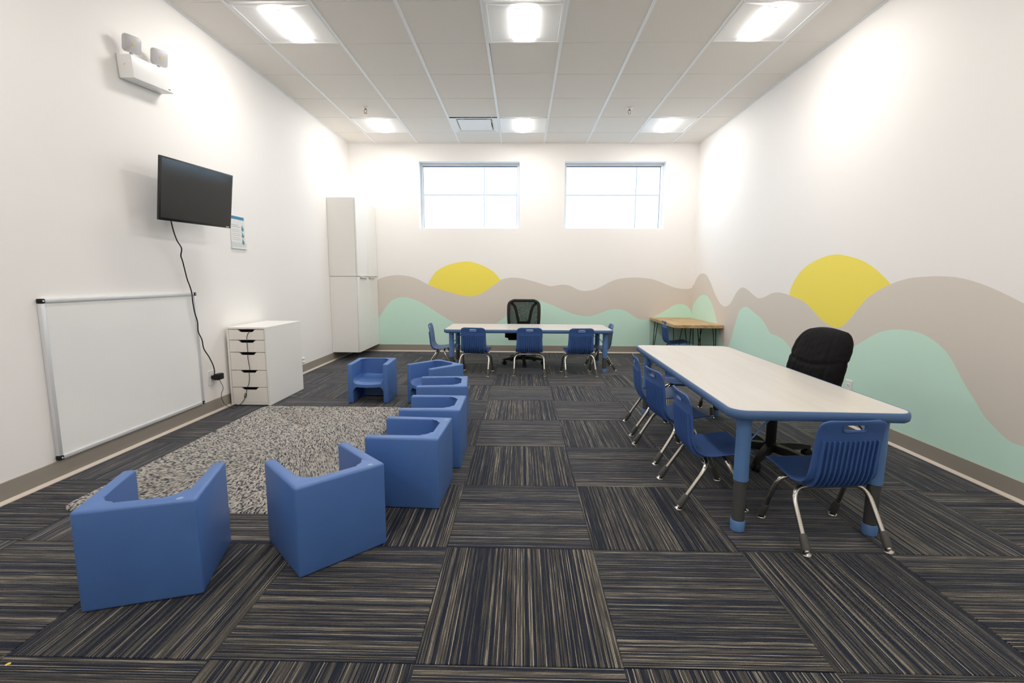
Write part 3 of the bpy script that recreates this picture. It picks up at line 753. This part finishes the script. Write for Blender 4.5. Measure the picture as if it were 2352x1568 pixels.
# ------------------------------------------------------------------ left wall: cabinet, drawers, board, tv
def cabinet(z0, z1, lab, pulls):
    t = thing('wall_cabinet', lab, 'cabinet', (XL+.001, 6.300, z0), group='stacked white wall cabinets'); h = z1-z0; d = .375; L = YB-.006-6.300
    boxo('body', CABW, t, 0, d-.020, 0, L, 0, h, .0015, 1)
    for k in range(2):
        y0, y1 = L*k/2+.0015, L*(k+1)/2-.0015
        dr = boxo('door', CABW, t, d-.018, d, y0, y1, .002, h-.002, .0015, 1)
        if pulls:
            yc = .22+k*.37
            boxo('handle', ALU, dr, d-.002, d+.030, yc-.14, yc+.14, h-.010, h-.004, .002, 1)
            boxo('handle_lip', ALU, dr, d+.026, d+.030, yc-.14, yc+.14, h-.018, h-.006, .001, 1)
cabinet(.113, 1.128, 'lower of two stacked tall white cabinets hung in the corner, metal edge handles', True)
cabinet(1.132, 2.146, 'upper of two stacked tall white cabinets hung in the corner', False)

du = thing('drawer_unit', 'white five-drawer unit with cut-out grips against the television wall', 'drawers', (-2.517, 3.985, 0))
w, d, h, p = .340, .640, .688, .016
boxo('top_panel', CABW, du, 0, w, 0, d, h-p, h, .001, 1); boxo('bottom_panel', CABW, du, p, w-p, 0, d, .012, .012+p, .001, 1)
boxo('side_panel', CABW, du, 0, p, 0, d, .004, h-p, .001, 1); boxo('side_panel', CABW, du, w-p, w, 0, d, .004, h-p, .001, 1)
boxo('back_panel', CABW, du, p, w-p, d-.01, d-.002, .028, h-p)
boxo('plinth', CABW, du, p+.01, w-p-.01, .03, .045, 0, .012)
zs = [.672, .580, .474, .318, .168, .030]
for z1, z0 in zip(zs, zs[1:]):
    a, b = p+.003, w-p-.003; z1 -= .0045; c = (a+b)/2; g = .022
    poly = [(a, z0), (b, z0), (b, z1), (c+.078, z1)] + [(c+.078-.030*k/6, z1-g*(.5-.5*math.cos(math.pi*k/6))) for k in range(1, 7)] + [(c-.048-.030*k/6, z1-g*(.5+.5*math.cos(math.pi*k/6))) for k in range(0, 6)] + [(c-.078, z1), (a, z1)]
    dr = obj('drawer', prism(B(), poly, .001, .017, 'xz', .0008, 1), DRAWW, du)
    bm = B(); box(bm, a+.01, b-.01, .14, d-.04, z0+.01, z1-.03); box(bm, a+.01, b-.01, .0172, .14, z0+.01, z0+.02); obj('drawer_box', bm, DARK, dr)

wb = thing('whiteboard', 'large white dry-erase board with aluminium frame low on the television wall', 'whiteboard', (XL+.002, 2.443, .112))
Lw, Hw, f = 1.200, .880, .022
boxo('panel', BOARD, wb, .004, .016, f*.5, Lw-f*.5, f*.5, Hw-f*.5)
for q in ((0, Lw, 0, f), (0, Lw, Hw-f, Hw)): boxo('frame_rail', ALU, wb, 0, .024, f+.002, Lw-f-.002, q[2], q[3], .003)
for y in (0, Lw-f): boxo('frame_rail', ALU, wb, 0, .024, y, y+f, f+.002, Hw-f-.002, .003)
for y in (0, Lw-f):
    for z in (0, Hw-f):
        c = boxo('corner_cap', BLACKP, wb, -.001, .027, y-.001, y+f+.001, z-.001, z+f+.001, .004)
        obj('cap_screw', lathe(B(), [(.005, 0), (.005, .003), (.003, .004)], 10, (.026, y+f/2, z+f/2), 'x'), ALU, c, 40)

# television on a tilting arm
tv = thing('television', 'black flat television on a tilting wall arm', 'television')
yaw, tilt, roll = -.068, -.138, .022
n = Vector((math.cos(yaw)*math.cos(tilt), math.sin(yaw)*math.cos(tilt), math.sin(tilt)))
r = Vector((0, 0, 1)).cross(n).normalized(); u = n.cross(r)
r2 = r*math.cos(roll)+u*math.sin(roll); u2 = u*math.cos(roll)-r*math.sin(roll)
Mt = Matrix((r2, u2, n)).transposed().to_4x4(); Mt.translation = Vector((-2.325, 3.49, 1.692)); tv.matrix_world = Mt
TW, TH = .350, .2048
boxo('bezel', BEZEL, tv, -TW, TW, -TH, TH, -.020, -.002, .004)
boxo('screen', SCREEN, tv, -TW+.010, TW-.010, -TH+.018, TH-.010, -.004, -.0012)
boxo('rear_housing', BLACKP, tv, -TW*.72, TW*.72, -TH*.85, TH*.45, -.062, -.020, .012)
lg = boxo('logo_badge', ALU, tv, TW-.055, TW-.025, -TH+.006, -TH+.012, -.0025, -.0014)
boxo('mount_plate', BLACKW, tv, -.11, .11, -.11, .11, -.075, -.062, .003)
am = obj('wall_arm', tube(B(), [Mt.inverted() @ Vector((XL+.012, 3.50, 1.70)), (0, 0, -.070)], .022, 10), BLACKW, tv, 60)
bm = B(); box(bm, XL+.001, XL+.014, 3.42, 3.58, 1.58, 1.82, .003); bm.transform(Mt.inverted()); obj('wall_plate', bm, BLACKW, tv, 40)

# cords
def cordpts(lst): return [un(a, b, ax, v) for a, b, ax, v in lst]
c1 = [(393, 507.9, 0, -2.40), (398, 528.6, 0, -2.42), (406.8, 552.7, 0, -2.45), (417, 570, 0, -2.47), (415.4, 587, 0, -2.485), (419.5, 600, 0, -2.49), (429.6, 640, 0, -2.495), (435, 654, 0, -2.497), (440.3, 672, 0, -2.50), (442.8, 693.6, 0, -2.50), (447.5, 718.6, 0, -2.50), (453.9, 740, 0, -2.50), (455.3, 761.4, 0, -2.50), (463.6, 779.3, 0, -2.50), (468.2, 800.7, 0, -2.50), (479.6, 818.6, 0, -2.50), (488.6, 836.4, 0, -2.50), (492.5, 850, 0, -2.50), (492.3, 860, 0, -2.50)]
bm = tube(B(), crom(cordpts(c1), 4), .0042, 8); bm.transform(Mt.inverted()); obj('power_cord', bm, BLACKP, tv, 60)['label'] = 'thick black cord hanging down to the outlet'
fl = [(500.6, 866.8, 0, -2.468), (507.3, 878, 0, -2.475), (512.2, 888, 0, -2.485), (512.2, 893.8, 0, -2.49), (508.9, 902.9, 0, -2.505), (508.5, 911.2, 0, -2.508), (511.4, 920.5, 0, -2.505), (516.4, 928.2, 0, -2.50), (524.7, 933.2, 2, .004), (534.6, 936.5, 2, .004), (542.9, 935.2, 2, .005), (551.2, 929.4, 1, 3.977), (560, 918.7, 1, 3.979), (561.6, 915, 1, 3.979), (565.3, 904.8, 1, 3.980), (567.5, 891.6, 1, 3.981), (571.9, 879.9, 1, 3.981), (572.9, 866.7, 1, 3.981), (572.2, 852, 1, 3.981), (573.4, 846, 1, 3.981), (570.4, 828.5, 1, 3.981), (569, 816.8, 1, 3.981), (569, 805, 1, 3.981), (567.5, 793, 1, 3.981), (566.8, 781.6, 1, 3.981), (567.5, 769.9, 1, 3.981), (571.9, 762.5, 1, 3.981), (574.8, 757.5, 1, 3.990), (576, 754.5, 1, 4.03)]
cc = thing('power_adapter', 'black power adapter in the outlet beside the whiteboard, thin cord running to the drawers', 'adapter')
obj('cord', tube(B(), crom(cordpts(fl), 4), .0022, 6), BLACKP, cc, 60)
k0 = un(564, 908, 1, 3.978)
obj('cord_loop', tube(B(), crom([k0+Vector((.009*math.cos(a)+.004*math.sin(a), -.002, .020*math.sin(a))) for a in (2*math.pi*k/10 for k in range(10))], 3, True), .0022, 6), BLACKP, cc, 60)

# outlets and plugs
def outlet(name, side, y, z, lab):
    x = XL+.0005 if side < 0 else XR-.0025; s = 1 if side < 0 else -1
    t = thing(name, lab, 'outlet', (x, y, z))
    obj('cover_plate', prism(B(), rrect(.036, .059, .006, 3), 0, s*.006, 'yz', .001, 1), WPLAST, t, 40)
    for q in (-1, 1):
        rc = obj('socket', prism(B(), rrect(.017, .014, .008, 4, 0, q*.020), s*.006, s*.008, 'yz'), WPLAST, t)
        for e in (-1, 1): boxo('slot', DARK, rc, min(s*.0078, s*.0086), max(s*.0078, s*.0086), e*.006-.001, e*.006+.001, q*.020-.003, q*.020+.005)
    return t
outlet('wall_outlet', -1, 3.775, .293, 'white wall outlet behind the black plug beside the whiteboard')
outlet('wall_outlet', 1, 3.655, .288, 'white wall outlet on the mural behind the padded chair')
outlet('wall_outlet', -1, 5.355, .165, 'white wall outlet behind the drawer unit, with safety plugs')
qx, qy, qz = XL+.0092, 3.795, .297
boxo('adapter_body', BLACKP, cc, qx+.018, qx+.062, qy-.030, qy+.045, qz-.024, qz+.026, .006); boxo('plug_base', BLACKP, cc, qx, qx+.020, qy-.030, qy+.012, qz-.016, qz+.014, .003)
for zz, lab in ((.145, 'lower white safety plug on the outlet behind the drawer unit'), (.185, 'upper white safety plug on the outlet behind the drawer unit')):
    tag(obj('safety_plug', lathe(B(), [(.022, 0), (.023, .008), (.016, .020), (.018, .034), (.012, .042)], 16, (XL+.0091, 5.355, zz), 'x'), WPLAST, None, 40), lab, 'plug')

# emergency light
el = thing('emergency_light', 'white twin-head emergency light high on the television wall', 'emergency light', (XL+.001, 3.30, 2.436)); el.rotation_euler = (math.radians(5), 0, 0)
boxo('case', WMETAL, el, 0, .095, -.178, .178, -.072, .066, .006, 3)
boxo('case_seam', LGREY, el, .003, .006, -.1795, .1795, -.0735, .0675)
boxo('test_button', LED, el, .045, .052, -.1795, -.177, .004, .011); boxo('brand_mark', BLACKP, el, .0945, .0956, .125, .145, -.058, -.053)
for y in (-.115, .118):
    st = obj('stem', tube(B(), [(.050, y, .060), (.055, y, .095)], .009, 8), LGREY, el, 60)
    hd = obj('lamp_head', prism(B(), rrect(.052, .050, .016, 5), -.012, .012, 'yz', .003, 2), LGREY, el, 40); hd.location = (.066, y, .140); hd.rotation_euler = (0, math.radians(12), math.radians(-14))
    obj('led', prism(B(), rrect(.006, .006, .001, 2), .0105, .0135, 'yz'), LED, hd)

# notice in a clear pocket
nt_ = thing('wall_notice', 'paper notice with blue header in a clear pocket beside the television', 'notice', (XL+.001, 4.29, 1.362))
boxo('sheet', PAPER, nt_, .001, .003, -.108, .108, .012, .285)
boxo('header_strip', INKB, nt_, .003, .0036, -.108, .100, .258, .285)
boxo('title_line', INKG, nt_, .003, .0036, -.095, .005, .205, .210); boxo('title_line', INKG, nt_, .003, .0036, -.095, .035, .190, .195)
for k, z in enumerate((.165, .15, .13, .115, .095, .08)): boxo('text_line', INKG, nt_, .003, .0034, -.085, .03+.012*(k % 2), z, z+.003)
for k, z in enumerate((.178, .118, .06)):
    obj('icon_mark', prism(B(), [(.072+.018*math.cos(a), z+.018*math.sin(a)*(1 if k else 1.1)) for a in (2*math.pi*q/14 for q in range(14))], .003, .0036, 'yz'), INKT, nt_)
    boxo('icon_mark', INKT, nt_, .003, .0036, .060, .074, z+.016, z+.032)
boxo('pocket', WPLAST, nt_, 0, .014, -.115, .115, 0, .010, .002); boxo('pocket_front', CLEARP, nt_, .008, .010, -.115, .115, .010, .055)

# a scrap on the carpet
p = un(18, 1526, 2, 0)
tag(obj('paper_scrap', prism(B(), [(p.x-.006, p.y-.004), (p.x+.001, p.y-.006), (p.x+.007, p.y+.002), (p.x+.003, p.y+.007), (p.x-.004, p.y+.005)], .0004, .0024, 'xy', .0006, 1), LED, None), 'tiny yellow scrap lying on the carpet', 'scrap')
